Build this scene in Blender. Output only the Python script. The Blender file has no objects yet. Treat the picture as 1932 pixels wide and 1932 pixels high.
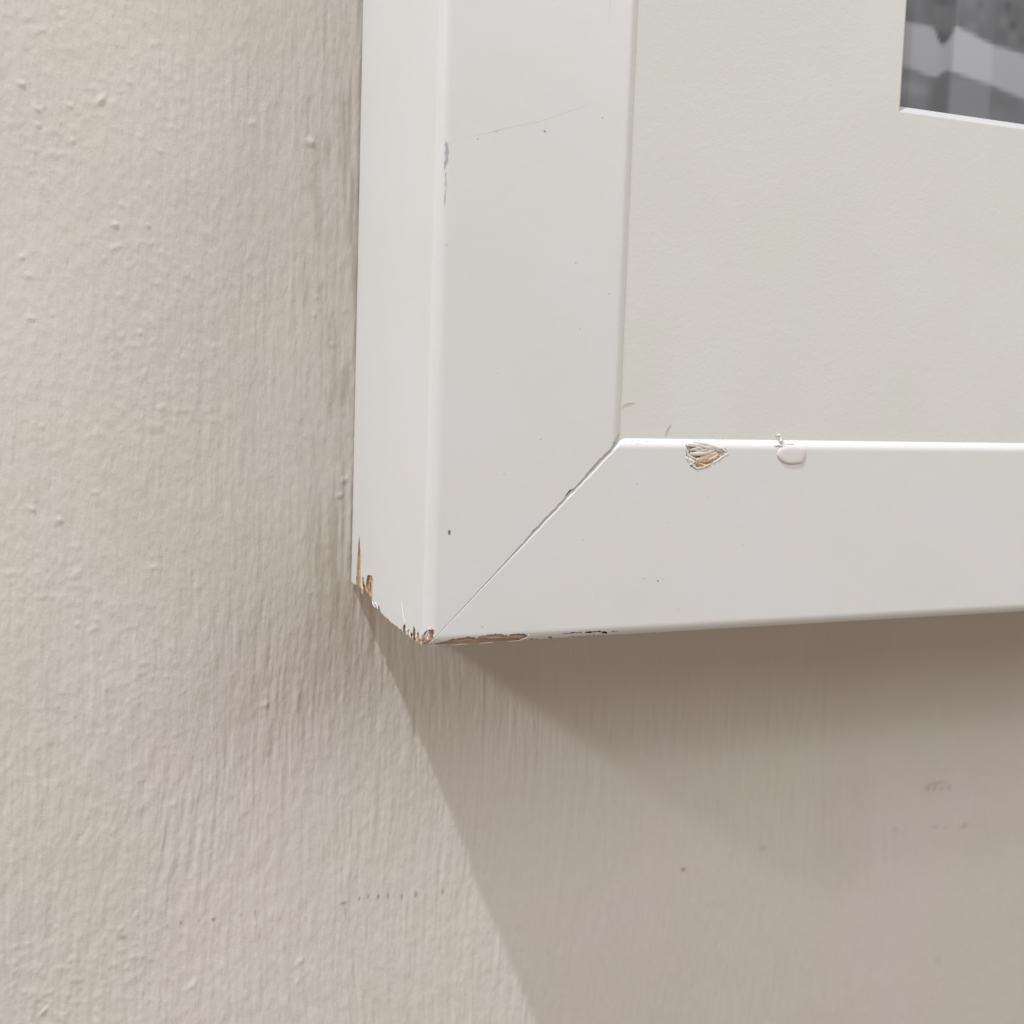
import bpy, bmesh, math, random
import numpy as np
from mathutils import Vector, Matrix
random.seed(4); rng = np.random.default_rng(11)
S = bpy.context.scene; COL = S.collection
MM = 0.001; DBG = False

# ---------------------------------------------------------------- camera
def rot(ya, pi, ro):
    Rz = Matrix.Rotation(ya, 3, 'Z'); Rx = Matrix.Rotation(pi, 3, 'X'); Ry = Matrix.Rotation(ro, 3, 'Y')
    return Rz @ Rx @ Ry
cam_d = bpy.data.cameras.new("camera"); cam = bpy.data.objects.new("camera", cam_d); COL.objects.link(cam)
R3 = rot(-0.41949, -0.10624, -0.03385)
xr, fw, up = R3.col[0], R3.col[1], R3.col[2]
M4 = Matrix((( xr[0], up[0], -fw[0], -0.08325), (xr[1], up[1], -fw[1], -0.27328), (xr[2], up[2], -fw[2], 0.05178), (0, 0, 0, 1)))
cam.matrix_world = M4
cam_d.sensor_width = 36; cam_d.sensor_height = 36; cam_d.sensor_fit = 'HORIZONTAL'
cam_d.lens = 2436.2 / 1932 * 36
cam_d.clip_start = 0.01; cam_d.clip_end = 50
cam_d.dof.use_dof = True; cam_d.dof.focus_distance = 0.262; cam_d.dof.aperture_fstop = 21
S.camera = cam

# ---------------------------------------------------------------- light
world = bpy.data.worlds.new("World"); S.world = world; world.use_nodes = True
bg = world.node_tree.nodes['Background']; bg.inputs[0].default_value = (1.0, 0.84, 0.67, 1); bg.inputs[1].default_value = 0.335
S.view_settings.view_transform = 'Standard'; S.view_settings.look = 'None'
S.view_settings.exposure = 0.0; S.view_settings.gamma = 1

def lamp(name, direction, dist, size, power, col, shape='DISK', sy=None):
    d = bpy.data.lights.new(name, 'AREA'); d.shape = shape; d.size = size
    if sy: d.size_y = sy
    d.energy = power; d.color = col
    o = bpy.data.objects.new(name, d); COL.objects.link(o)
    v = Vector(direction).normalized(); o.location = v * dist + Vector((0.05, 0, 0))
    o.rotation_euler = (-v).to_track_quat('-Z', 'Y').to_euler()
    return o
lamp("ceiling_spot_lamp", (-94, -48.6, 196), 2.5, 0.05, 46, (0.92, 0.97, 1.0))
lamp("ceiling_spot_lamp", (-125, -48.6, 80), 2.5, 0.13, 8.5, (0.95, 0.97, 1.0))
lamp("ceiling_spot_lamp", (-68, -48.6, 41), 2.5, 0.22, 8.5, (0.95, 0.97, 1.0))
lamp("window_light", (40, -48.6, 44), 1.6, 0.8, 11.5, (0.93, 0.95, 1.0), 'RECTANGLE', 0.9)
lamp("ceiling_bounce_fill", (0, -48.6, 120), 2.2, 1.4, 3, (1.0, 0.95, 0.90), 'RECTANGLE', 1.4)  # added soft fill, standing for light bounced off the ceiling

# ---------------------------------------------------------------- helpers
_tab = rng.random((256, 256)) * 2 - 1
def vn(x, y, s=0):
    x = np.asarray(x, float) + 17.3 * s + 1000; y = np.asarray(y, float) + 41.7 * s + 1000
    xi = np.floor(x).astype(int); yi = np.floor(y).astype(int); fx = x - xi; fy = y - yi
    fx = fx * fx * fx * (fx * (fx * 6 - 15) + 10); fy = fy * fy * fy * (fy * (fy * 6 - 15) + 10)
    a = _tab[xi & 255, yi & 255]; b = _tab[(xi + 1) & 255, yi & 255]
    c = _tab[xi & 255, (yi + 1) & 255]; d = _tab[(xi + 1) & 255, (yi + 1) & 255]
    return (a * (1 - fx) + b * fx) * (1 - fy) + (c * (1 - fx) + d * fx) * fy
def fbm(x, y, s=0, o=3):
    r = 0; a = 1; t = 0
    for k in range(o):
        r = r + a * vn(x * 2 ** k, y * 2 ** k, s + 3 * k); t += a; a *= .5
    return r / t
def sst(a, b, x):
    t = np.clip((x - a) / (b - a), 0, 1); return t * t * (3 - 2 * t)

def link(name, me, mats, parent=None):
    o = bpy.data.objects.new(name, me); COL.objects.link(o)
    for m in (mats if isinstance(mats, (list, tuple)) else [mats]): 
        if not me.materials or m.name not in [q.name for q in me.materials]: me.materials.append(m)
    if parent: o.parent = parent
    return o
def mesh_from(name, V, F, smooth=True, scale=MM):
    me = bpy.data.meshes.new(name)
    me.from_pydata([tuple(float(c) * scale for c in v) for v in V], [], F); me.update()
    if smooth: me.polygons.foreach_set('use_smooth', [True] * len(me.polygons))
    return me
def thing(o, label, cat, group=None):
    o['label'] = label; o['category'] = cat
    if group: o['group'] = group

class NT:
    def __init__(s, name):
        s.m = bpy.data.materials.new(name); s.m.use_nodes = True; s.t = s.m.node_tree; s.n = s.t.nodes
        s.b = s.n['Principled BSDF']; s.tc = s.n.new('ShaderNodeTexCoord')
    def link(s, a, b): s.t.links.new(a, b)
    def noise(s, scale, sc=(1, 1, 1), detail=3, rough=.5, rotz=(0, 0, 0)):
        mp = s.n.new('ShaderNodeMapping'); mp.inputs['Scale'].default_value = sc; mp.inputs['Rotation'].default_value = rotz
        s.link(s.tc.outputs['Object'], mp.inputs[0])
        x = s.n.new('ShaderNodeTexNoise'); x.inputs['Scale'].default_value = scale; x.inputs['Detail'].default_value = detail
        x.inputs['Roughness'].default_value = rough
        s.link(mp.outputs[0], x.inputs['Vector']); return x.outputs['Fac']
    def ramp(s, f, stops, interp='LINEAR'):
        r = s.n.new('ShaderNodeValToRGB'); e = r.color_ramp.elements; r.color_ramp.interpolation = interp
        while len(e) > 1: e.remove(e[-1])
        e[0].position = stops[0][0]; e[0].color = tuple(stops[0][1]) + (1,)
        for p, c in stops[1:]:
            q = e.new(p); q.color = tuple(c) + (1,)
        s.link(f, r.inputs[0]); return r.outputs[0]
    def mix(s, f, a, b, mode='MIX'):
        x = s.n.new('ShaderNodeMix'); x.data_type = 'RGBA'; x.blend_type = mode
        for sock, v in ((x.inputs[0], f), (x.inputs[6], a), (x.inputs[7], b)):
            if hasattr(v, 'is_linked') or hasattr(v, 'links'): s.link(v, sock)
            elif isinstance(v, (tuple, list)): sock.default_value = tuple(v) + (1,)
            else: sock.default_value = v
        return x.outputs[2]
    def bump(s, f, dist, strength=1, prev=None):
        x = s.n.new('ShaderNodeBump'); x.inputs['Distance'].default_value = dist; x.inputs['Strength'].default_value = strength
        s.link(f, x.inputs['Height'])
        if prev: s.link(prev, x.inputs['Normal'])
        s.link(x.outputs[0], s.b.inputs['Normal']); return x.outputs[0]
    def attr(s, name):
        a = s.n.new('ShaderNodeAttribute'); a.attribute_name = name; return a
    def col(s, c):
        if isinstance(c, tuple): s.b.inputs['Base Color'].default_value = c + (1,)
        else: s.link(c, s.b.inputs['Base Color'])
    def rough(s, r, spec=.5):
        s.b.inputs['Roughness'].default_value = r; s.b.inputs['Specular IOR Level'].default_value = spec

# ---------------------------------------------------------------- materials
w = NT('wall_paint')
c0 = w.ramp(w.noise(22, detail=2), [(.36, (.672, .632, .582)), (.5, (.680, .630, .593)), (.64, (.686, .628, .604))])
c1 = w.mix(w.attr('grime_shade').outputs['Fac'], c0, (.33, .26, .20))
w.col(c1); w.rough(.62, .35)
b1 = w.bump(w.noise(1500, (1, 1, .25), 4, .65), .00011, 1.0)
w.bump(w.noise(2600, (1, 1, .8), 3, .6), .00005, .9, b1)
MAT_WALL = w.m

p = NT('frame_white_paint')
c0 = p.ramp(p.noise(38, detail=4), [(.40, (.715, .728, .726)), (.52, (.730, .727, .732)), (.62, (.722, .733, .748))])
p.col(c0); p.rough(.36, .5)
b0 = p.bump(p.noise(55, (1, 1, 1), 2, .5), .00016, .4)
b1 = p.bump(p.noise(420, (1, 1, 1), 3, .6), .00003, .8, b0)
p.bump(p.noise(2200, (1, 1, .5), 2, .5), .000012, .6, b1)
MAT_PAINT = p.m

def wood(name, sc, stops, bumpd=.00015, scale=1500, rot=(0, 0, 0)):
    q = NT(name)
    f = q.noise(scale, sc, 4, .6, rot)
    q.col(q.ramp(f, stops)); q.rough(.8, .2); q.bump(f, bumpd, 1); return q.m
ST = [(.30, (.16, .09, .05)), (.40, (.42, .25, .14)), (.50, (.58, .40, .25)), (.64, (.68, .56, .44))]
MAT_WOOD_V = wood('bare_wood_side', (1, 1, .08), ST)
MAT_WOOD_H = wood('bare_wood_edge', (.07, 1, 1), [(.28, (.15, .09, .07)), (.42, (.36, .23, .18)), (.6, (.55, .42, .36))])
MAT_WOOD_G = wood('torn_wood', (.18, 1, 1), [(.26, (.22, .12, .07)), (.36, (.52, .36, .23)), (.46, (.66, .58, .52)), (.62, (.70, .68, .66))], .0003, 1100, (0, math.radians(-18), 0))
MAT_WOOD_O = wood('orange_wood_fibre', (.2, 1, 1), [(.35, (.38, .19, .09)), (.6, (.60, .42, .26))])
MAT_WOOD_C = wood('cream_wood_fibre', (.2, 1, 1), [(.35, (.58, .44, .30)), (.6, (.70, .60, .46))])
MAT_WOOD_P = wood('pale_wood_fibre', (.2, 1, 1), [(.35, (.60, .50, .44)), (.6, (.72, .68, .65))])
d = NT('dark_gap'); d.col((.022, .016, .014)); d.rough(.9, .1); MAT_DARK = d.m
d = NT('scuff_grey'); d.col((.42, .43, .47)); d.rough(.6, .3); MAT_SCUFF = d.m
d = NT('faint_scratch'); d.col((.60, .60, .60)); d.rough(.6, .3); MAT_SCR = d.m
d = NT('faint_line'); d.col((.66, .66, .66)); d.rough(.5, .3); MAT_FAINT = d.m
d = NT('speck_brown'); d.col((.20, .17, .14)); d.rough(.7, .3); MAT_SPECK = d.m
d = NT('fresh_white_paint'); d.col((.72, .70, .70)); d.rough(.45, .4)
d.bump(d.noise(500), .00008, .5); MAT_FRESH = d.m

m = NT('mat_board')
m.col(m.ramp(m.noise(30, detail=3), [(.4, (.690, .697, .668)), (.55, (.702, .699, .680)), (.68, (.702, .703, .690))])); m.rough(.9, .1)
b1 = m.bump(m.noise(420, (1, 1, 1.4), 4, .65), .00006, .7)
m.bump(m.noise(1500, (1, 1, 1), 3, .6), .00004, .6, b1)
MAT_MAT = m.m
d = NT('mat_core'); d.col((.54, .545, .555)); d.rough(.8, .2); MAT_CORE = d.m
d = NT('photo_paper'); d.link(d.attr('tone').outputs['Color'], d.b.inputs['Base Color']); d.rough(.35, .4); MAT_PRINT = d.m
d = NT('backing_card'); d.col((.35, .26, .18)); d.rough(.9, .1); MAT_BACK = d.m

# ---------------------------------------------------------------- wall (real relief in the plaster paint)
def axis(lo, hi, dense, step, grow, far):
    a = [dense[0]]
    while a[-1] < dense[1]: a.append(a[-1] + step)
    s = step
    while a[-1] < hi: s *= grow; a.append(a[-1] + min(s, far))
    b = []; s = step; c = dense[0]
    while c > lo: s *= grow; c -= min(s, far); b.append(c)
    return np.array(b[::-1] + a)
ax = axis(-900, 1300, (-90, 110), .27, 1.012, 60)
az = axis(-900, 1300, (-132, 138), .46, 1.03, 60)
X, Z = np.meshgrid(ax, az, indexing='ij')
wx = vn(X / 30, Z / 45, 1) * 1.6 + vn(X / 9, Z / 14, 2) * .22
below = sst(6, -14, Z)
nearf = sst(-45, -4, X)
streak = (vn((X + wx) / .62, Z / 7, 3) * .48 + vn((X + wx) / 1.05, Z / 11, 4) * .62 + vn((X + wx) / 1.9, Z / 19, 5) * .42)
upl = sst(-30, -60, X) * sst(30, 80, Z)
h = streak * (.062 + .040 * np.clip(.9 * nearf + .95 * below + 1.1 * below * sst(-6, 8, X), 0, 2.4) - .012 * upl) * (.85 + .5 * vn(X / 14, Z / 18, 6))
h += fbm((X + wx) / 1.5, Z / 2.6, 17, 2) * .055
h += fbm((X + wx) / .55, Z / 1.3, 18, 2) * .036 * (1 - .4 * upl)
h += fbm(X / 3.2, Z / 5.5, 7, 3) * (.032 + .03 * below * sst(50, 0, X))
# diagonal ripples low on the left
u = X * .80 + Z * .60; v = -X * .60 + Z * .80
X2 = X * .98 - Z * .20; Z2 = X * .20 + Z * .98
ll = sst(-5, -40, Z) * sst(20, -25, X) + .35 * sst(40, -60, Z) * sst(0, -50, X)
h += fbm(X2 / 1.7 + vn(X / 6, Z / 6, 9), Z2 / 5.5, 8, 2) * .055 * ll
h += (1 - np.abs(vn(u / 6 + vn(X / 5, Z / 5, 11) * .4, v / 3.2, 10))) ** 4 * .0 * ll
# small horizontal sags on the upper left
ul = sst(-15, -50, X) * (.4 + .6 * sst(-.1, .5, vn(X / 18, Z / 16, 12)))
h += np.clip(fbm(X / 1.6, Z / 1.0, 13, 2) - .12, 0, 1) * .15 * ul
h += vn(X / 22, Z / 34, 14) * .20
grime_shade = np.zeros_like(h)
def spot(arr, cx, cz, rx, rz, a, ang=0, p=2):
    i0, i1 = np.searchsorted(ax, [cx - 4 * max(rx, rz), cx + 4 * max(rx, rz)]); j0, j1 = np.searchsorted(az, [cz - 4 * max(rx, rz), cz + 4 * max(rx, rz)])
    xx = X[i0:i1, j0:j1] - cx; zz = Z[i0:i1, j0:j1] - cz; c, s = math.cos(ang), math.sin(ang)
    q = ((xx * c + zz * s) / rx) ** 2 + ((-xx * s + zz * c) / rz) ** 2
    arr[i0:i1, j0:j1] += a * np.exp(-q ** (p / 2))
for k in range(420):
    cx = random.uniform(-90, 0); cz = random.uniform(-130, 135)
    if cx > -35 and random.random() < .6: continue
    if cz < -20 and random.random() < .5: continue
    r = random.choice([.2, .25, .3, .35, .5]); spot(h, cx, cz, r * random.uniform(.8, 1.9), r, random.uniform(.03, .15), random.uniform(-.8, .8), 2)
def Rpt(px, py):                       # a point of the wall where a mark was seen (wall plane y = 0)
    dv = R3 @ Vector(((px - 966) / 2436.2, 1, -(py - 966) / 2436.2)); C = Vector((-.08325, -.27328, .05178))
    t = -C.y / dv.y; q = C + dv * t; return q.x * 1000, q.z * 1000
for px, py, rx, rz, a, ang in [(190, 188, 1.0, .5, .55, .9), (40, 158, .8, .6, .45, 0), (70, 205, .9, .4, .35, -.5), (585, 268, 1.0, .9, .6, 0),
        (217, 424, .7, .4, .5, 0), (278, 425, .6, .35, .35, -.6), (83, 1908, 1.3, .35, .55, .8), (132, 200, .6, .4, .35, -.3), (72, 236, .6, .4, .3, 0),
        (138, 265, .5, .35, .3, 0), (58, 600, .9, .35, .35, 0), (60, 960, .7, .3, .4, -.4), (112, 980, .8, .35, .4, -.3), (40, 2385 - 1900, .6, .4, .3, 0),
        (1005, 1370, .45, 2.6, .45, .1), (1010, 1420, .6, .8, .35, 0), (300, 1415 + 658 - 60, .9, .3, .2, 0), (290, 1070, .7, .25, .3, .1), (345, 1305, .8, .3, .25, .2),
        (650, 905, 1.0, .5, .45, .6), (640, 935, .9, .4, .4, .4), (565, 1895 - 80, 1.2, .6, .3, .9), (360, 1860, 1.4, .7, .35, .8), (500, 1330, 1.2, .6, .3, .5), (1150, 1640, .5, 1.6, .22, 0)]:
    cx, cz = Rpt(px, py); spot(h, cx, cz, rx * .95, rz * .9, a * .55, ang, 2.4); spot(h, cx + .5 * rx, cz - .3 * rz, rx * .5, rz * .45, a * .22, ang + .7, 2)
for px, py, rx, rz, a in [(362, 2080 - 340, .5, .5, .0)] + [(232, 1770, .75, .6, .40), (316, 1748, .25, .35, .45), (341, 1742, .25, .4, .5), (403, 1735, .45, .45, .6), (455, 1727, .3, .3, .35),
        (481, 1722, .25, .8, .35), (375, 1737, .25, .3, .3), (648, 1704, .6, .4, .5), (652, 1720, .25, 1.6, .3), (678, 1696, .25, .5, .55), (695, 1692, .25, .5, .5), (714, 1692, .3, .6, .55),
        (732, 1690, .25, .8, .45), (758, 1692, .25, .7, .45), (785, 1688, .3, .8, .5), (836, 1682, .25, .8, .45), (538, 1790, .3, .9, .25), (490, 1765, .25, .9, .25),
        (1290, 1641, .6, .5, .50), (1752, 1487, .5, 1.2, .42), (1766, 1487, .5, 1.0, .32), (1778, 1487, .5, 1.0, .32), (1790, 1487, .5, 1.0, .3), (1770, 1478, 3, .4, .22),
        (1765, 1560, 1.4, .6, .18), (1820, 1558, 1.0, .9, .24), (1785, 1562, 1.0, .5, .2), (1690, 1565, 1.0, .6, .14), (1440, 1600, 1.2, .6, .15), (1380, 1612, .9, .6, .1),
        (1770, 1812, 1.0, 1.4, .13), (90, 440 - 60, .4, .3, .25), (85, 205, .3, .5, .25)]:
    cx, cz = Rpt(px, py); spot(grime_shade, cx, cz, rx * 1.15, rz, min(.95, a * 1.6), 0, 3)
for k in range(60):
    spot(grime_shade, random.uniform(-90, 60), random.uniform(-130, 130), random.uniform(.15, .3), random.uniform(.2, .6), random.uniform(.08, .25))
# grubby brush marks, with soft shade beside the frame painted into the colour
grime_shade += .52 * sst(-19, -1, X) * sst(-40, 10, Z) * (.35 + .65 * sst(-.2, .8, vn((X + wx * .4) / .75, Z / 8, 21) * .7 + vn(X / 3, Z / 12, 23) * .5)) * (X < 6)
grime_shade += .05 * sst(.0, .8, vn(X / 26, Z / 30, 22))
fade = sst(700, 260, np.maximum(np.abs(X), np.abs(Z)))
h = h * fade
h = np.minimum(h - .12, .45)
nx, nz = X.shape
co = np.empty((nx * nz, 3), np.float32); co[:, 0] = X.ravel() * MM; co[:, 1] = -h.ravel() * MM; co[:, 2] = Z.ravel() * MM
ii, jj = np.meshgrid(np.arange(nx - 1), np.arange(nz - 1), indexing='ij'); a = (ii * nz + jj).ravel()
fc = np.stack([a, a + nz, a + nz + 1, a + 1], 1).astype(np.int32)
me = bpy.data.meshes.new('wall'); me.vertices.add(len(co)); me.vertices.foreach_set('co', co.ravel())
me.loops.add(fc.size); me.loops.foreach_set('vertex_index', fc.ravel())
me.polygons.add(len(fc)); me.polygons.foreach_set('loop_start', np.arange(0, fc.size, 4, dtype=np.int32))
me.polygons.foreach_set('use_smooth', np.ones(len(fc), bool))
me.update(calc_edges=True)
at = me.attributes.new('grime_shade', 'FLOAT', 'POINT'); at.data.foreach_set('value', np.clip(grime_shade, 0, 1).ravel().astype(np.float32))
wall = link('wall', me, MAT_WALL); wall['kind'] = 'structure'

# ---------------------------------------------------------------- picture frame
W, D, FW, FH = 40.0, 48.6, 420.0, 520.0
RO, RI, RD = 2.2, 2.2, .85
frame = bpy.data.objects.new('picture_frame', None); COL.objects.link(frame)
thing(frame, 'white painted wooden picture frame with a chipped lower left corner hanging on a cream wall', 'picture frame')

def surf_y(t):
    """front surface of a rail as a function of the distance from its outer edge"""
    t = np.asarray(t, float); y = np.full_like(t, -D)
    o = np.clip(RO - t, 0, RO); y = np.where(t < RO, -D + RO - np.sqrt(np.maximum(RO * RO - o * o, 0)), y)
    i = np.clip(t - (W - RI), 0, RI); y = np.where(t > W - RI, -D + RD * (i / RI) ** 2, y)
    return y
prof = [(0, -.35), (0, -12), (0, -24), (0, -36), (0, -D + RO)]
for k in range(1, 8): a_ = k / 8 * math.pi / 2; prof.append((RO - RO * math.cos(a_), -D + RO - RO * math.sin(a_)))
n = 150
for k in range(n + 1): prof.append((RO + (W - RO - RI) * k / n, -D))
for k in range(1, 9): prof.append((W - RI + RI * k / 8, -D + RD * (k / 8) ** 2))
prof += [(W, -45.5), (W, -20), (W, -.35)]
prof = np.array(prof); NP = len(prof)

def crack_gap(u):      # opening of the lower left mitre, wider towards the sight edge
    g = .02 + .07 * sst(14, 24, u) + .13 * (vn(u / .9, 0 * u, 31) > .05) * sst(12, 22, u) + .20 * (vn(u / 1.5, 0 * u, 33) > .0) * sst(19, 31, u) + .05 * sst(32, 36, u)
    g = g + .26 * np.exp(-((u - 28.7) / .7) ** 2) + .20 * np.exp(-((u - 22) / .7) ** 2) + .12 * np.exp(-((u - 25.3) / .4) ** 2) + .8 * sst(37.4, 39.6, u) + .05 * np.abs(vn(u / .5, 0 * u, 35)) * sst(5, 20, u)
    return g
def chamfer(u):
    return np.interp(u, [0, 2, 10, 20, 28, 36, 40], [.2, .34, .46, .78, 1.0, 1.25, 1.35]) * (1 + .12 * vn(u / .7, 0 * u, 37))
def rail(L, endA, endB):
    """rail along +s from 0..L; outer edge t=0, inner t=W; mitred ends; returns (s,t,y) verts"""
    rings = []
    u = prof[:, 0]; y = prof[:, 1]; z0 = np.zeros(NP)
    frontm = (y < -44)
    def end(kind):
        if kind == 'gap':    # left rail at the damaged mitre: jagged arris
            return [(u + crack_gap(u), y)]
        if kind == 'ridge':
            c = np.where(frontm, chamfer(u), .2)
            return [(u + .01 + z0, np.where(frontm, y + c * .46, y)), (u + .01 + c * .86, np.where(frontm, y + c * .06, y)), (u + c, y)]
        return [(u + .03, np.where(frontm, y + .12, y)), (u + .15, y)]
    A = end(endA); B = end(endB)
    for s, yy in A: rings.append((s, yy))
    rings.append((np.maximum(A[-1][0], u) + .5, y))
    rings.append((np.full(NP, L * .33), y)); rings.append((np.full(NP, L * .66), y))
    rings.append((L - np.maximum(B[-1][0], u) - .5, y))
    for s, yy in B[::-1]: rings.append((L - s, yy))
    V = []; F = []
    for s, yy in rings:
        for k in range(NP): V.append((s[k], u[k], yy[k]))
    nr = len(rings)
    for r in range(nr - 1):
        for k in range(NP):
            k2 = (k + 1) % NP; F.append((r * NP + k, r * NP + k2, (r + 1) * NP + k2, (r + 1) * NP + k))
    for r, flip in ((0, 1), (nr - 1, 0)):
        s, yy = rings[r]; c = len(V); V.append((float(20.5 if r == 0 else L - 20.5), 20, -24))
        for k in range(NP):
            k2 = (k + 1) % NP; f = (r * NP + k, r * NP + k2, c); F.append(f if not flip else f[::-1])
    return V, F
def build_rail(name, L, tf, eA, eB, cutters=()):
    V, F = rail(L, eA, eB); V = [tf(*v) for v in V]
    me = bpy.data.meshes.new(name); me.from_pydata(V, [], F); me.update()
    bm = bmesh.new(); bm.from_mesh(me); bmesh.ops.recalc_face_normals(bm, faces=bm.faces)
    bm.to_mesh(me); bm.free()
    me.materials.append(MAT_PAINT); me.materials.append(MAT_DARK)
    nf = len(me.polygons)
    for k in range(nf - 2 * NP, nf): me.polygons[k].material_index = 1
    o = bpy.data.objects.new(name, me); COL.objects.link(o)
    for cme in cutters:
        if cme is None: continue
        c = bpy.data.objects.new('cut', cme); COL.objects.link(c)
        md = o.modifiers.new('b', 'BOOLEAN'); md.operation = 'DIFFERENCE'; md.solver = 'EXACT'; md.object = c
        md.material_mode = 'TRANSFER'
        dg = bpy.context.evaluated_depsgraph_get(); dg.update()
        nm = bpy.data.meshes.new_from_object(o.evaluated_get(dg)); nm.name = name
        if DBG:
            b_ = bmesh.new(); b_.from_mesh(nm); print(name, cme.name, len(o.data.polygons), len(nm.polygons), 'nonman', sum(1 for e_ in b_.edges if len(e_.link_faces) != 2), 'vol', b_.calc_volume(), len(o.data.vertices)); b_.free()
            b_ = bmesh.new(); b_.from_mesh(cme); print('   cutter nonman', sum(1 for e_ in b_.edges if len(e_.link_faces) != 2), b_.calc_volume())
        o.modifiers.clear(); o.data = nm; COL.objects.unlink(c); bpy.data.objects.remove(c)
    o.data.transform(Matrix.Scale(MM, 4))
    bm = bmesh.new(); bm.from_mesh(o.data)
    for f in bm.faces: f.smooth = True
    for e in bm.edges:
        if len(e.link_faces) == 2 and (e.calc_face_angle(0) > math.radians(28) or e.link_faces[0].material_index != e.link_faces[1].material_index): e.smooth = False
    bm.to_mesh(o.data); bm.free()
    o.parent = frame
    return o

# cutters: blocks whose inner face is a rough surface, cell by cell inside an outline
def inside(poly, x, y):
    c = np.zeros(x.shape, bool); n = len(poly)
    for k in range(n):
        x1, y1 = poly[k]; x2, y2 = poly[(k + 1) % n]
        if y1 == y2: continue
        q = ((y1 > y) != (y2 > y)) & (x < (x2 - x1) * (y - y1) / (y2 - y1) + x1); c ^= q
    return c
def cutter(name, poly, step, floor, outer, place, mat, jag=.12, seed=0):
    """poly in (a,b); floor(a,b)->depth coordinate inside the wood; outer = coordinate outside; place(a,b,c)->xyz"""
    P = np.array(poly, float); a0, b0 = P.min(0) - .4; a1, b1 = P.max(0) + .4
    na = int((a1 - a0) / step) + 1; nb = int((b1 - b0) / step) + 1
    A, B = np.meshgrid(a0 + np.arange(na + 1) * step, b0 + np.arange(nb + 1) * step, indexing='ij')
    ca = A[:-1, :-1] + step / 2; cb = B[:-1, :-1] + step / 2
    ins = inside(poly, ca + jag * vn(ca / .35, cb / .35, seed + 50), cb + jag * vn(ca / .3, cb / .3, seed + 51))
    ins[0, :] = ins[-1, :] = ins[:, 0] = ins[:, -1] = False
    for _ in range(6):     # no cells that meet only at a corner
        d1 = ins[:-1, :-1] & ins[1:, 1:] & ~ins[1:, :-1] & ~ins[:-1, 1:]
        d2 = ~ins[:-1, :-1] & ~ins[1:, 1:] & ins[1:, :-1] & ins[:-1, 1:]
        ins[1:, :-1] |= d1; ins[:-1, :-1] |= d2
    Aj = A + step * .3 * vn(A * 9, B * 9, seed + 60); Bj = B + step * .3 * vn(A * 9, B * 9, seed + 61)
    Fl = floor(Aj, Bj); V = []; F = []; idx = {}
    def vid(i, j, l):
        k = (i, j, l)
        if k not in idx:
            idx[k] = len(V); V.append(place(Aj[i, j], Bj[i, j], Fl[i, j] if l else outer))
        return idx[k]
    for i in range(ins.shape[0]):
        for j in range(ins.shape[1]):
            if not ins[i, j]: continue
            for l in (0, 1):
                q = [vid(i, j, l), vid(i + 1, j, l), vid(i + 1, j + 1, l), vid(i, j + 1, l)]; F.append(q if l else q[::-1])
            for di, dj, p0, p1 in ((-1, 0, (0, 0), (0, 1)), (1, 0, (1, 1), (1, 0)), (0, -1, (1, 0), (0, 0)), (0, 1, (0, 1), (1, 1))):
                if not ins[i + di, j + dj]:
                    F.append([vid(i + p0[0], j + p0[1], 1), vid(i + p1[0], j + p1[1], 1), vid(i + p1[0], j + p1[1], 0), vid(i + p0[0], j + p0[1], 0)])
    me = bpy.data.meshes.new(name); me.from_pydata([tuple(map(float, v)) for v in V], [], F); me.update()
    bm = bmesh.new(); bm.from_mesh(me); bmesh.ops.triangulate(bm, faces=bm.faces); bmesh.ops.recalc_face_normals(bm, faces=bm.faces); bm.to_mesh(me); bm.free()
    me.materials.append(mat); return me

# 1 the broken back corner: removed up to zc(y) on the side, running out to nothing by x = 9
EY = [2, -3.5, -8.7, -12, -15.2, -18, -20.5, -21.6, -28, -33.3, -37.5, -40, -42.5, -46.4, -48, -53]
EZ = [4.8, 4.7, 4.7, 4.1, 3.5, 3.2, 2.9, 1.8, 1.1, .7, .75, .2, .3, .95, .5, .5]
def zc(y): return np.interp(-np.asarray(y, float), [-k for k in EY], EZ)
def chip_floor(y, x):     # (a=y, b=x)
    z = zc(y + .25 * vn(x * 3, y * 2, 71)) + .22 * vn(y / .5, x / 1.2, 72) + .12 * vn(y / .2, x / .6, 73)
    return z * np.clip(1 - x / 9.0, -.3, 1) - .15 * sst(5, 9, x)
cut_chip = cutter('chip', [(.8, -1.5), (-52, -1.5), (-52, 2.0), (-40, 4), (-22, 8.6), (.8, 9.4)], .34, chip_floor, -4.0, lambda a, b, c: (b, a, c), MAT_WOOD_V, .3, 1)
# 2 splinter scars on the side face (a=y, b=z, depth in x)
def side_floor(y, z): return .42 + .18 * vn(y / .35, z / 2.5, 75)
spike = [(-3.8, 2), (-7.4, 2), (-7.2, 8), (-6.7, 12), (-6.0, 15.0), (-5.4, 15.6), (-5.1, 14.0), (-4.5, 10), (-4.0, 6)]
block = [(-7.0, 2), (-7.6, 5.2), (-8.6, 5.6), (-8.5, 7.2), (-9.4, 7.2), (-9.9, 5.7), (-10.8, 5.6), (-11.4, 7.3), (-12.4, 8.3), (-15.2, 8.5), (-15.8, 7.9), (-15.7, 2)]
tips = [(-36.0, -1), (-35.6, 1.3), (-36.2, 2.3), (-37.4, 2.0), (-38.2, 1.2), (-39.2, 1.9), (-40.2, 1.3), (-41.4, 1.4), (-41.9, 2.9), (-42.8, 2.7), (-43.0, 1.6), (-44.6, 2.2), (-45.6, 1.2), (-46.9, .9), (-48.4, .9), (-48.4, -1)]
cut_spike = cutter('spike', spike, .17, side_floor, -1.5, lambda a, b, c: (c, a, b), MAT_WOOD_V, .1, 2)
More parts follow.
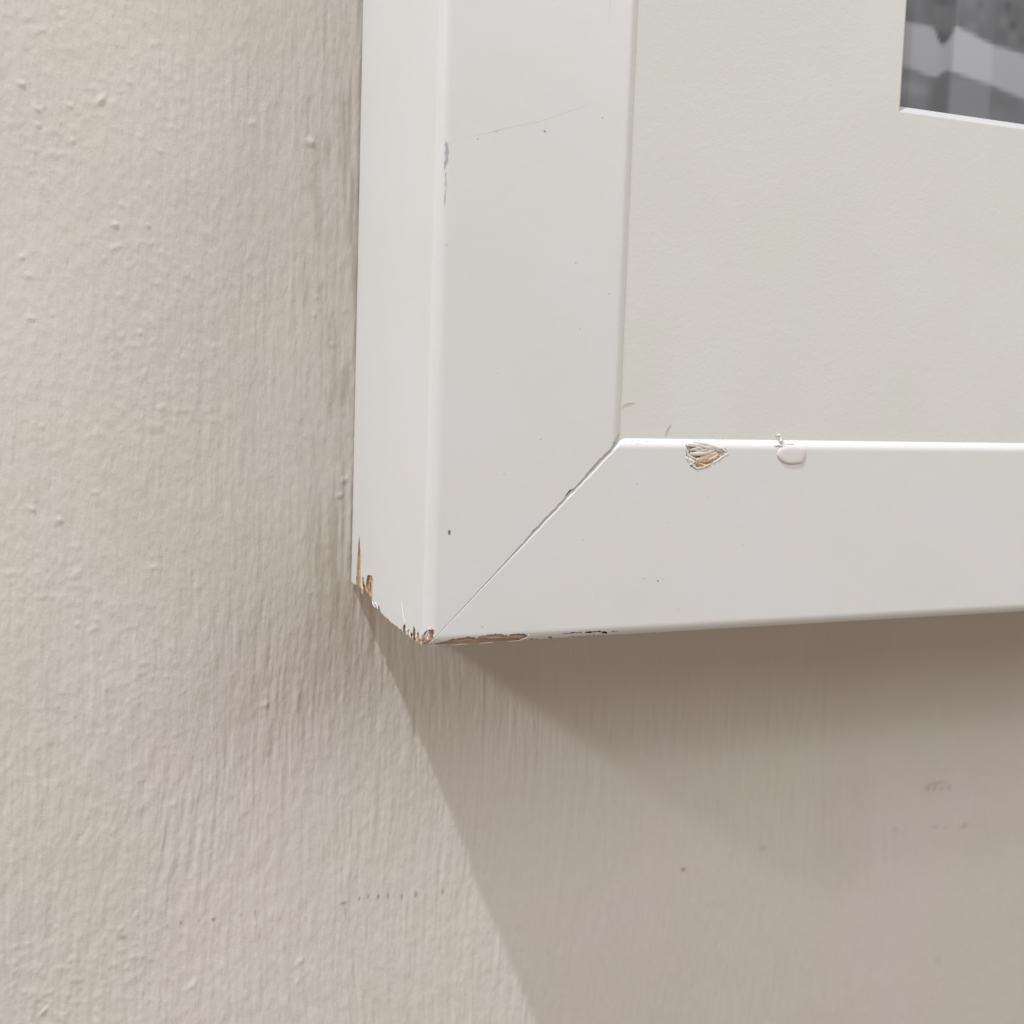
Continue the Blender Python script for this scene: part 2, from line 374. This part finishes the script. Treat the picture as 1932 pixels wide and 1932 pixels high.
cut_block = cutter('block', block, .17, lambda a, b: side_floor(a, b) + .15, -1.5, lambda a, b, c: (c, a, b), MAT_WOOD_V, .12, 3)
cut_tips = cutter('tips', tips, .17, lambda a, b: side_floor(a, b) + .1, -1.5, lambda a, b, c: (c, a, b), MAT_WOOD_H, .12, 4)
# 3 bruised tip and the stripped lower arris (a=x, b=z, depth in y)
tip = [(-.6, -.6), (-.6, 1.3), (.2, 2.4), (.55, 3.3), (1.3, 3.4), (1.75, 2.9), (1.6, 1.7), (1.2, .7), (1.1, -.6)]
def fr(t, extra): return surf_y(np.clip(t, 0, W)) + extra
cut_tip = cutter('tip', tip, .15, lambda x, z: np.maximum(fr(z, 0), fr(x, 0)) + .40 + .18 * vn(x / .25, z / .8, 77), -53, lambda a, b, c: (a, c, b), MAT_WOOD_H, .1, 5)
strip = [(1.3, -.8), (1.9, .45), (2.9, .75), (4, .95), (5.1, 1.4), (7, 1.45), (8.6, 1.65), (9.8, 1.45), (10.6, 1.15), (11.2, 1.6), (12.6, 1.85), (14, 1.9), (15.6, 1.85), (16.4, 1.5), (17.2, 1.35), (18, 1.7), (20.2, 1.7), (21.3, 1.35), (21.2, .8), (20.4, .3), (19.4, -.8)]
cut_strip = cutter('strip', strip, .17, lambda x, z: fr(z, 0) + .30 + .14 * vn(x / 1.6, z / .22, 78) + .25 * sst(.2, -.4, z), -53, lambda a, b, c: (a, c, b), MAT_WOOD_H, .14, 6)
# 4 gouge in the sight edge of the bottom rail
gouge = [(54.4, 39.2), (56.0, 38.9), (57.6, 39.3), (60.2, 39.1), (62.4, 38.6), (64.6, 38.0), (65.0, 37.2), (63.6, 36.2), (62.6, 35.4), (61.4, 35.1), (60.4, 34.3), (58.5, 33.7), (57.1, 33.9), (56.2, 34.6), (55.6, 35.6), (55.1, 36.6), (55.1, 37.9)]
def gouge_floor(x, z):
    r = np.clip(1 - np.hypot((x - 59) / 5.6, (z - 36.8) / 2.9), 0, 1)
    q = (z + .30 * (x - 59))
    return fr(z, 0) + .12 + .62 * r ** .7 + .30 * vn(x / 2.6, q / .42, 80) + .14 * vn(x / 1.2, q / .22, 81)
cut_gouge = cutter('gouge', gouge, .15, gouge_floor, -53, lambda a, b, c: (a, c, b), MAT_WOOD_G, .16, 7)

r_left = build_rail('frame_rail', FH, lambda s, t, y: (t, y, s), 'gap', 'plain', (cut_chip, cut_spike, cut_block, cut_tips, cut_tip))
r_bot = build_rail('frame_rail', FW, lambda s, t, y: (s, y, t), 'ridge', 'plain', (cut_chip, cut_strip, cut_gouge))
r_right = build_rail('frame_rail', FH, lambda s, t, y: (FW - t, y, s), 'plain', 'plain')
r_top = build_rail('frame_rail', FW, lambda s, t, y: (s, y, FH - t), 'plain', 'plain')
r_left['label'] = 'left rail with splintered wood at its lower end'; r_bot['label'] = 'bottom rail with a gouge and a stripped lower edge'

# slivers of wood and lifted paint
def sliver(path, wd, th, nrm=(0, -1, 0)):
    """tapered faceted strip along path (mm)"""
    V = []; F = []; n = len(path); N = Vector(nrm)
    for k, q in enumerate(path):
        q = Vector(q); t = (Vector(path[min(k + 1, n - 1)]) - Vector(path[max(k - 1, 0)])).normalized(); sd = t.cross(N).normalized()
        f = math.sin(math.pi * (.12 + .80 * k / (n - 1))) ** .7
        for a_, b_ in ((-1, 0), (-.3, 1), (.5, .8), (1, 0), (0, -.6)): V.append(q + sd * wd * f * a_ + N * th * f * b_)
    for k in range(n - 1):
        for j in range(5): F.append((k * 5 + j, k * 5 + (j + 1) % 5, (k + 1) * 5 + (j + 1) % 5, (k + 1) * 5 + j))
    F.append((0, 1, 2, 3, 4)); F.append(tuple(range((n - 1) * 5, n * 5))[::-1]); return V, F
def fy(x, z, lift=0.): return (x, float(surf_y(np.array(z))) - lift, z)
def fyl(x, z, lift=0.): return (x, float(surf_y(np.array(x))) - lift, z)
def join(parts):
    V = []; F = []
    for v, f in parts: o_ = len(V); V += v; F += [tuple(i + o_ for i in q) for q in f]
    return V, F
rd = random.Random(5)
# fibres in the gouge (x0,z0,x1,z1,width,lift,tone)
G = [([(57.0, 39.2), (59.5, 38.9), (63.0, 38.25), (64.7, 37.5)], .42, .0, 'F'), ([(54.6, 39.1), (54.9, 37.8), (55.8, 36.6), (57.4, 35.9)], .30, -.05, 'F'),
     ([(55.2, 38.6), (57.2, 38.8), (59.4, 38.4)], .45, -.08, 'F'), ([(59.0, 38.4), (61.4, 38.1), (63.8, 37.4)], .40, -.10, 'P'), ([(56.3, 37.6), (57.8, 38.0), (59.4, 37.9)], .36, -.12, 'P'),
     ([(56.0, 36.9), (58.2, 36.9), (60.2, 37.1), (62.0, 37.7)], .48, -.12, 'P'), ([(57.2, 37.5), (59.2, 37.6), (61.0, 37.9)], .26, -.15, 'P'),
     ([(57.5, 35.5), (59.0, 35.9), (60.6, 36.5), (62.7, 37.3)], .62, -.14, 'C'), ([(60.4, 35.5), (61.8, 36.1), (63.0, 36.9)], .34, -.12, 'C'),
     ([(55.0, 36.3), (56.0, 35.6), (57.4, 35.2)], .42, -.02, 'F'), ([(55.7, 35.5), (56.4, 34.9), (57.6, 34.4)], .34, -.04, 'P'), ([(57.4, 35.3), (58.2, 34.9), (59.0, 34.3)], .55, -.22, 'O'),
     ([(58.6, 35.3), (60.0, 35.4), (61.2, 35.2)], .32, -.14, 'O'), ([(57.7, 33.95), (59.2, 34.1), (60.2, 34.5), (61.2, 35.0)], .28, .02, 'C'), ([(56.9, 34.4), (57.8, 34.0), (58.8, 33.8)], .20, .03, 'F'),
     ([(61.5, 35.1), (62.8, 35.7), (64.0, 36.5), (65.3, 37.0)], .22, .0, 'F')]
matsG = {'F': MAT_FRESH, 'P': MAT_WOOD_P, 'C': MAT_WOOD_C, 'O': MAT_WOOD_O}
def bend(pts, n=9):
    P = [Vector((a_, b_, 0)) for a_, b_ in pts]; out = []
    for k in range(n):
        f = k / (n - 1) * (len(P) - 1); i = min(int(f), len(P) - 2); out.append(P[i].lerp(P[i + 1], f - i))
    return out
for pts, wd, lf, tn in G:
    path = [fy(q.x + rd.uniform(-.07, .07), min(q.y + rd.uniform(-.09, .09), 39.9), lf + rd.uniform(-.07, .07)) for q in bend(pts)]
    V, F = sliver(path, wd, .13); link('lifted_paint' if tn == 'F' else 'wood_splinter', mesh_from('sliver', V, F, False), matsG[tn], r_bot)
def rim(pts, wd, th, closed=True, lift=.02, mat=MAT_FRESH, parent=r_bot, name='lifted_paint', jit=.08):
    path = []; n = len(pts)
    for k in range(n if closed else n - 1):
        p0, p1 = pts[k], pts[(k + 1) % n]
        for j in range(3):
            f = j / 3; path.append((p0[0] + (p1[0] - p0[0]) * f + rd.uniform(-jit, jit), p0[1] + (p1[1] - p0[1]) * f + rd.uniform(-jit, jit)))
    V, F = sliver([fy(a_, min(max(b_, .02), 39.98), lift + rd.uniform(-.03, .03)) for a_, b_ in path], wd, th)
    return link(name, mesh_from(name, V, F, False), mat, parent)
rim([(20.0, .25), (20.9, .6), (21.6, 1.2), (21.3, 1.5)], .20, .18, False)
rim([(21.0, .1), (21.9, .5), (22.2, 1.0)], .13, .14, False)
rim([(.1, 2.2), (.5, 3.45), (1.0, 3.75), (1.6, 3.5), (1.85, 2.9)], .10, .12, False, parent=r_left)
# slivers at the broken corner
def side_sl(pts, wd, th, mat, xo=.1, name='wood_splinter'):
    V, F = sliver([(xo * (k - 1) * .3 - xo, y_, z_) for k, (y_, z_) in enumerate(pts)], wd, th, (-1, 0, 0)); return link(name, mesh_from(name, V, F, False), mat, r_left)
side_sl([(-5.9, 4.4), (-6.1, 7), (-5.8, 10), (-5.6, 13.2)], .50, .2, MAT_WOOD_V, -.25)
side_sl([(-4.6, 4.0), (-4.8, 6.5), (-4.9, 9), (-5.2, 11.5)], .32, .15, MAT_WOOD_O, -.2)
side_sl([(-8.3, 3.4), (-8.5, 4.6), (-8.2, 5.6)], .45, .25, MAT_WOOD_P, -.1)
side_sl([(-12.2, 3.4), (-12.4, 5.2), (-12.6, 7.0)], .5, .2, MAT_WOOD_O, -.4)
side_sl([(-14.4, 2.8), (-14.3, 5.0), (-14.5, 7.4)], .6, .2, MAT_WOOD_V, -.35)
side_sl([(-16.4, 2.4), (-17.6, 3.0), (-18.6, 3.0), (-19.8, 2.2)], .35, .3, MAT_WOOD_P, 0)
side_sl([(-15.9, 3.1), (-17.0, 2.6), (-18.2, 2.2)], .3, .3, MAT_FRESH, 0, 'lifted_paint')
side_sl([(-34.8, 6.6), (-35.4, 5.0), (-36.2, 3.3), (-37.0, 2.3)], .45, .22, MAT_FRESH, .06, 'lifted_paint')
for y0, z0, y1, z1, wd, mt in [(-38.2, .4, -37.4, 1.9, .4, MAT_WOOD_P), (-40.0, .2, -39.4, 1.6, .35, MAT_WOOD_P), (-43.6, .2, -43.4, 2.0, .45, MAT_WOOD_P), (-45.2, .1, -44.6, 1.6, .3, MAT_WOOD_O), (-41.6, .0, -41.3, 1.0, .4, MAT_WOOD_H), (-46.6, -.1, -46.2, .9, .3, MAT_WOOD_H)]:
    side_sl([(y0, z0), ((y0 + y1) / 2 + .1, (z0 + z1) / 2), (y1, z1)], wd, .3, mt, -.1)
for x0, z0, x1, z1, wd, mt in [(.5, .4, .8, 2.6, .32, MAT_WOOD_P), (1.1, .5, 1.35, 2.4, .25, MAT_WOOD_O), (.1, .3, .3, 1.6, .2, MAT_WOOD_H)]:
    V, F = sliver([fy(x0, z0, -.2), fy((x0 + x1) / 2, (z0 + z1) / 2, -.25), fy(x1, z1, -.3)], wd, .2); link('wood_splinter', mesh_from('wood_splinter', V, F, False), mt, r_left)
# pale torn lip under the stripped arris
for a0, a1, zz in [(1.0, 3.2, -.02), (5.5, 9.5, .02), (11.5, 14.5, .02), (17.5, 20.6, .08)]:
    V, F = sliver([(x, -D + 1.15, zz + rd.uniform(-.05, .05)) for x in np.linspace(a0, a1, 6)], .10, .15); link('lifted_paint', mesh_from('lifted_paint', V, F, False), MAT_WOOD_P, r_bot)

# dark cracks in the paint along the lower edge
def ribbon(pts, wd, mat, name, parent, lift=.02, step=.35, jit=.06, vary=1):
    left = parent is r_left
    V = []; F = []; path = []
    for k in range(len(pts) - 1):
        p0, p1 = Vector(pts[k]), Vector(pts[k + 1]); m_ = max(1, int((p1 - p0).length / step))
        for j in range(m_): path.append(p0.lerp(p1, j / m_) + Vector((rd.uniform(-jit, jit), rd.uniform(-jit, jit))))
    path.append(Vector(pts[-1]))
    for k, q in enumerate(path):
        t = (path[min(k + 1, len(path) - 1)] - path[max(k - 1, 0)]).normalized(); sd = Vector((-t.y, t.x)); wq = wd * (1 - vary + vary * rd.uniform(.15, 1.3)) / 2
        if k in (0, len(path) - 1): wq *= .2
        for a_ in (-1, 1):
            r = q + sd * wq * a_; V.append(fyl(r.x, r.y, lift) if left else fy(r.x, min(max(r.y, .0), 39.99), lift))
    for k in range(len(path) - 1): F.append((k * 2, k * 2 + 1, k * 2 + 3, k * 2 + 2))
    return link(name, mesh_from(name, V, F), mat, parent)
for pts, wd in [([(20.8, .12), (22.2, .35), (23.0, .2)], .22), ([(23.2, .35), (24.2, .12)], .18), ([(26.0, .55), (27.2, .15)], .24), ([(28.8, 1.15), (31, 1.3), (33.2, 1.25)], .14),
                ([(33.8, 1.25), (35.3, 1.15), (36.6, 1.3), (37.6, 1.1)], .26), ([(37.6, 1.1), (39.0, .75), (38.4, .3), (37, .18)], .26), ([(36.6, .18), (35.4, .2), (34.0, .12)], .22), ([(33.4, .25), (32.5, .12), (30.8, .15)], .18),
                ([(35.9, .5), (36.6, .3)], .3), ([(39.8, 1.1), (41.4, 1.05)], .10)]:
    ribbon(pts, wd * 1.6, MAT_DARK, 'paint_crack', r_bot)
# lifted edge highlight above that crack
# hairline at the top sight edge beside the mitre
for pts in [[(42.2, 39.2), (43.6, 39.6), (44.6, 39.4)], [(43.2, 38.9), (44.4, 38.8)], [(45.6, 39.4), (47.4, 39.2)], [(56.4, 39.7), (58.6, 39.65)], [(62.5, 39.75), (66, 39.8)]]:
    ribbon(pts, .12, MAT_SCR, 'paint_crack', r_bot, .015)

# paint drip: a dried flattened blob over the sight edge
def blob(outline, hgt, name, mat, parent, lift=0):
    P = [Vector(q) for q in outline]; c = sum(P, Vector((0, 0))) / len(P); V = []; F = []
    dense = []
    for k in range(len(P)):
        p0, p1, p2, p3 = P[k - 1], P[k], P[(k + 1) % len(P)], P[(k + 2) % len(P)]
        for j in range(4):
            t = j / 4; dense.append(.5 * ((2 * p1) + (p2 - p0) * t + (2 * p0 - 5 * p1 + 4 * p2 - p3) * t * t + (3 * p1 - p0 - 3 * p2 + p3) * t ** 3))
    n = len(dense); lv = [(1, -.15), (1.03, .25), (1.0, .6), (.9, .9), (.7, 1.0), (.4, 1.02), (.15, 1.0)]
    for s_, hh in lv:
        for q in dense:
            r = c + (q - c) * s_; V.append(fy(r.x, min(max(r.y, 0), 39.95), hgt * hh + lift))
    V.append(fy(c.x, c.y, hgt + lift))
    for l in range(len(lv) - 1):
        for k in range(n): F.append((l * n + k, l * n + (k + 1) % n, (l + 1) * n + (k + 1) % n, (l + 1) * n + k))
    for k in range(n): F.append(((len(lv) - 1) * n + k, (len(lv) - 1) * n + (k + 1) % n, len(V) - 1))
    me = mesh_from(name, V, F)
    bm = bmesh.new(); bm.from_mesh(me); bmesh.ops.recalc_face_normals(bm, faces=bm.faces); bm.to_mesh(me); bm.free()
    return link(name, me, mat, parent)
drip = blob([(77.4, 37.0), (77.9, 38.1), (79.2, 38.8), (80.9, 39.0), (82.8, 38.9), (84.1, 38.2), (84.4, 37.0), (84.1, 36.0), (83.6, 35.2), (82.2, 35.05), (80.6, 34.95), (79.0, 35.3), (77.9, 36.0)], .34, 'paint_drip', MAT_FRESH, r_bot)
drip['label'] = 'round dried white paint drip on the sight edge of the bottom rail'
V, F = sliver([fy(77.9, 40, 0), (78.3, -48.2, 40.3), (78.2, -48.3, 39.9), fy(78.8, 39.3, .15), fy(79.0, 38.5, .2)], .5, .3); link('paint_drip', mesh_from('paint_drip', V, F, False), MAT_FRESH, r_bot)
V, F = sliver([(77.3, -48.0, 40.9), (77.9, -48.2, 41.0), (78.3, -46.6, 40.3)], .35, .2); link('paint_drip', mesh_from('paint_drip', V, F, False), MAT_FRESH, r_bot)
V, F = sliver([fy(76.6, 38.7, .05), fy(77.6, 38.9, .2), fy(78.6, 38.6, .25)], .22, .2); link('paint_drip', mesh_from('paint_drip', V, F, False), MAT_FRESH, r_bot)
V, F = sliver([fy(79.6, 39.2, .05), fy(80.8, 39.1, .2), fy(82.3, 38.9, .05)], .25, .15); link('paint_drip', mesh_from('paint_drip', V, F, False), MAT_FRESH, r_bot)

# specks
def speck(x, z, rx, rz, mat, parent, name='speck'):
    V = []; F = []; n = 9
    for l, (s_, hh) in enumerate([(1, 0), (.6, .06)]):
        for k in range(n):
            a_ = k / n * 6.283; xx = x + math.cos(a_) * rx * s_ * rd.uniform(.8, 1.15); zz = z + math.sin(a_) * rz * s_ * rd.uniform(.8, 1.15); V.append(fyl(xx, zz, hh + .01) if parent is r_left else fy(xx, min(zz, 39.9), hh + .01))
    for k in range(n): F.append((k, (k + 1) % n, n + (k + 1) % n, n + k))
    F.append(tuple(range(n, 2 * n))); return link(name, mesh_from(name, V, F), mat, parent)
speck(4.2, 21.9, .27, .55, MAT_SPECK, r_left)
for x, z, r in [(7.5, 94.5, .16), (21.0, 97.2, .2), (11.2, 96.2, .12), (25, 129, .2), (6, 128, .12), (22.4, 39.7, .16), (30, 61, .14), (36, 68, .14), (2.0, 75, .12), (33, 101, .16), (13, 52, .1), (28.5, 73.5, .14), (15, 33, .12)]:
    speck(x, z, r * rd.uniform(1, 1.5), r, MAT_SCR if r < .18 else MAT_SCUFF, r_left)
for x, z, r in [(46.6, 11.8, .14), (49.9, 11.1, .16), (51.1, 11.5, .12), (51.7, 23.1, .10), (36, 8, .1), (61, 28, .1), (44, 31, .14), (32.5, 20, .1), (70, 18, .1), (55, 5, .12), (40, 25, .1), (84, 29, .1), (11.5, 3.6, .12)]:
    speck(x, z, r, r * rd.uniform(.8, 1.6), MAT_SPECK if r > .15 else MAT_SCR, r_bot)
for dx in (0, .22, .42): ribbon([(1.35 + dx, 93.4 - dx), (1.4 + dx, 91.0), (1.25 + dx, 88.2 + dx * 3)], .30, MAT_SCUFF, 'scuff_mark', r_left, .03, .4, .06)
ribbon([(1.55, 88.0), (1.6, 85.5), (1.45, 82.0)], .2, MAT_SCUFF, 'scuff_mark', r_left, .03, .5, .08)
def fscr(pts, wd, mat=MAT_SCR): return ribbon(pts, wd, mat, 'scratch', r_left, .01, 1.5, .03, .5)
fscr([(9.5, 95.6), (13.4, 97.0)], .16, MAT_SCR); fscr([(5, 94.5), (9.5, 95.6)], .07, MAT_FAINT); fscr([(13.4, 97.0), (20, 98.8), (31, 103.4)], .10, MAT_FAINT)
fscr([(33.6, 118), (34.2, 138)], .12, MAT_FAINT)

# ---------------------------------------------------------------- mat, print, backing
MY, TH = -D + .78, 1.5
wx0, wz0 = 104.1, 110.0; wx1, wz1 = FW - wx0, FH - wz0; e = W - 1
o4 = [(e, e), (FW - e, e), (FW - e, FH - e), (e, FH - e)]; i4 = [(wx0, wz0), (wx1, wz0), (wx1, wz1), (wx0, wz1)]
j4 = [(wx0 + TH, wz0 + TH), (wx1 - TH, wz0 + TH), (wx1 - TH, wz1 - TH), (wx0 + TH, wz1 - TH)]
V = [(a_, MY, b_) for a_, b_ in o4] + [(a_, MY, b_) for a_, b_ in i4] + [(a_, MY + TH, b_) for a_, b_ in j4] + [(a_, MY + TH, b_) for a_, b_ in o4]
F = []
for k in range(4):
    k2 = (k + 1) % 4; F.append((k, k2, 4 + k2, 4 + k)); F.append((8 + k, 8 + k2, 12 + k2, 12 + k)); F.append((12 + k, 12 + k2, k2, k))
mat_o = link('mat_board', mesh_from('mat_board', V, F, False), MAT_MAT, frame)
V2 = V[4:12]; F2 = [(k, (k + 1) % 4, 4 + (k + 1) % 4, 4 + k) for k in range(4)]
link('window_bevel', mesh_from('window_bevel', V2, F2, False), MAT_CORE, mat_o)
# the black and white print: blurred stone blocks
px = np.arange(wx0 - 6, wx1 + 6, .8); pz = np.arange(wz0 - 6, wz1 + 6, .8)
PX, PZ = np.meshgrid(px, pz, indexing='ij')
def blk(x, z):
    x = x + 3.4; z = z + 1.0
    u = x + .2 * vn(x / 5, z / 5, 90); v_ = z + .25 * vn(x / 4, z / 4, 91)
    c = np.where(u < 122.4, 0, np.where(u < 133.7, 1, 2)) + 3 * 0
    top = np.select([c == 0, c == 1], [130.3 - 3.2 * sst(116, 119.5, u) * sst(123, 119.5, u) - .05 * (u - 108), 131.0 - .2 * (u - 122)], 128.6 - .1 * (u - 134))
    bot = np.select([c == 0, c == 1], [121.0 - 1.2 * sst(111, 117, u) + 1.6 * sst(118, 121, u), 121.4 - .13 * (u - 122)], 119.8 - .16 * (u - 134))
    lit = sst(top + .35, top - .35, v_) * sst(bot - .35, bot + .35, v_)
    dark_top = np.select([c == 0, c == 1], [.085 - .03 * sst(114, 119, u), .12], .095) + .03 * vn(x / 3, z / 3, 92)
    dark_bot = np.select([c == 0, c == 1], [.135 + .06 * np.exp(-((v_ - 116.5) / 1.5) ** 2) * sst(119, 113, u) - .045 * sst(115, 119, u) * sst(122.4, 121.5, u), .185 - .045 * sst(119.6, 120.6, v_)], .135 + .02 * vn(x / 4, z / 3, 93))
    light = np.select([c == 0, c == 1], [.31 - .04 * sst(117, 122, u), .40], .34)
    t = np.where(v_ > (top + bot) / 2, dark_top, dark_bot) * (1 - lit) + light * lit
    far = sst(144, 150, np.maximum(x, z + 4))
    rows = np.floor(z / 9.5); cols = np.floor((x + 5.5 * (rows % 2)) / 12); alt = .10 + .16 * (np.abs(_tab[(cols.astype(int) * 7) & 255, (rows.astype(int) * 13) & 255]))
    t = t * (1 - far) + alt * far
    blot = np.exp(-(((x - 138.8) / 1.0) ** 2 + ((z - 133.2) / .7) ** 2)) * .05 + np.exp(-(((x - 137) / .9) ** 2 + ((z - 137.2) / 1.4) ** 2)) * .06 + np.exp(-(((x - 118.5) / 1.6) ** 2 + ((z - 135.5) / .9) ** 2)) * .04 + np.exp(-(((x - 129) / 1.0) ** 2 + ((z - 136.5) / 1.0) ** 2)) * .05
    return np.clip(t - blot, .03, 1)
T = (blk(PX - .35, PZ) + blk(PX + .35, PZ) + blk(PX, PZ - .35) + blk(PX, PZ + .35)) / 4
n0, n1 = PX.shape; a = (np.arange(n0 - 1)[:, None] * n1 + np.arange(n1 - 1)[None]).ravel()
fc = np.stack([a, a + n1, a + n1 + 1, a + 1], 1).astype(np.int32)
me = bpy.data.meshes.new('print'); me.vertices.add(n0 * n1)
me.vertices.foreach_set('co', np.stack([PX.ravel() * MM, np.full(PX.size, (MY + TH + .1) * MM), PZ.ravel() * MM], 1).astype(np.float32).ravel())
me.loops.add(fc.size); me.loops.foreach_set('vertex_index', fc.ravel()); me.polygons.add(len(fc)); me.polygons.foreach_set('loop_start', np.arange(0, fc.size, 4, dtype=np.int32)); me.update(calc_edges=True)
ca = me.attributes.new('tone', 'FLOAT_COLOR', 'POINT')
ca.data.foreach_set('color', np.stack([T.ravel() * .96, T.ravel() * .985, T.ravel() * 1.07, np.ones(T.size)], 1).astype(np.float32).ravel())
pr = link('photo_print', me, MAT_PRINT, frame); pr['label'] = 'black and white photo print of stone blocks'
V = [(a_, b_, c_) for b_ in (MY + TH + .3, MY + TH + 3) for a_, c_ in o4]
F = [(0, 1, 2, 3), (7, 6, 5, 4)] + [(k, k + 4, (k + 1) % 4 + 4, (k + 1) % 4) for k in range(4)]
link('backing_board', mesh_from('backing_board', V, F, False), MAT_BACK, frame)

# two lint hairs lying on the mat
def hair(pts, label):
    V, F = sliver([(x, MY - .08, z) for x, z in pts], .045, .05); o = link('lint_hair', mesh_from('lint_hair', V, F), MAT_SPECK)
    thing(o, label, 'hair')
hair([(40.3, 46.0), (41.0, 46.6), (41.9, 46.8), (43.3, 46.95)], 'fine dark hair on the mat beside the left rail just above the inner corner')
hair([(50.5, 40.4), (50.8, 41.4), (51.3, 42.3), (51.8, 42.8)], 'short dark hair standing on the mat just above the bottom rail near the gouge')
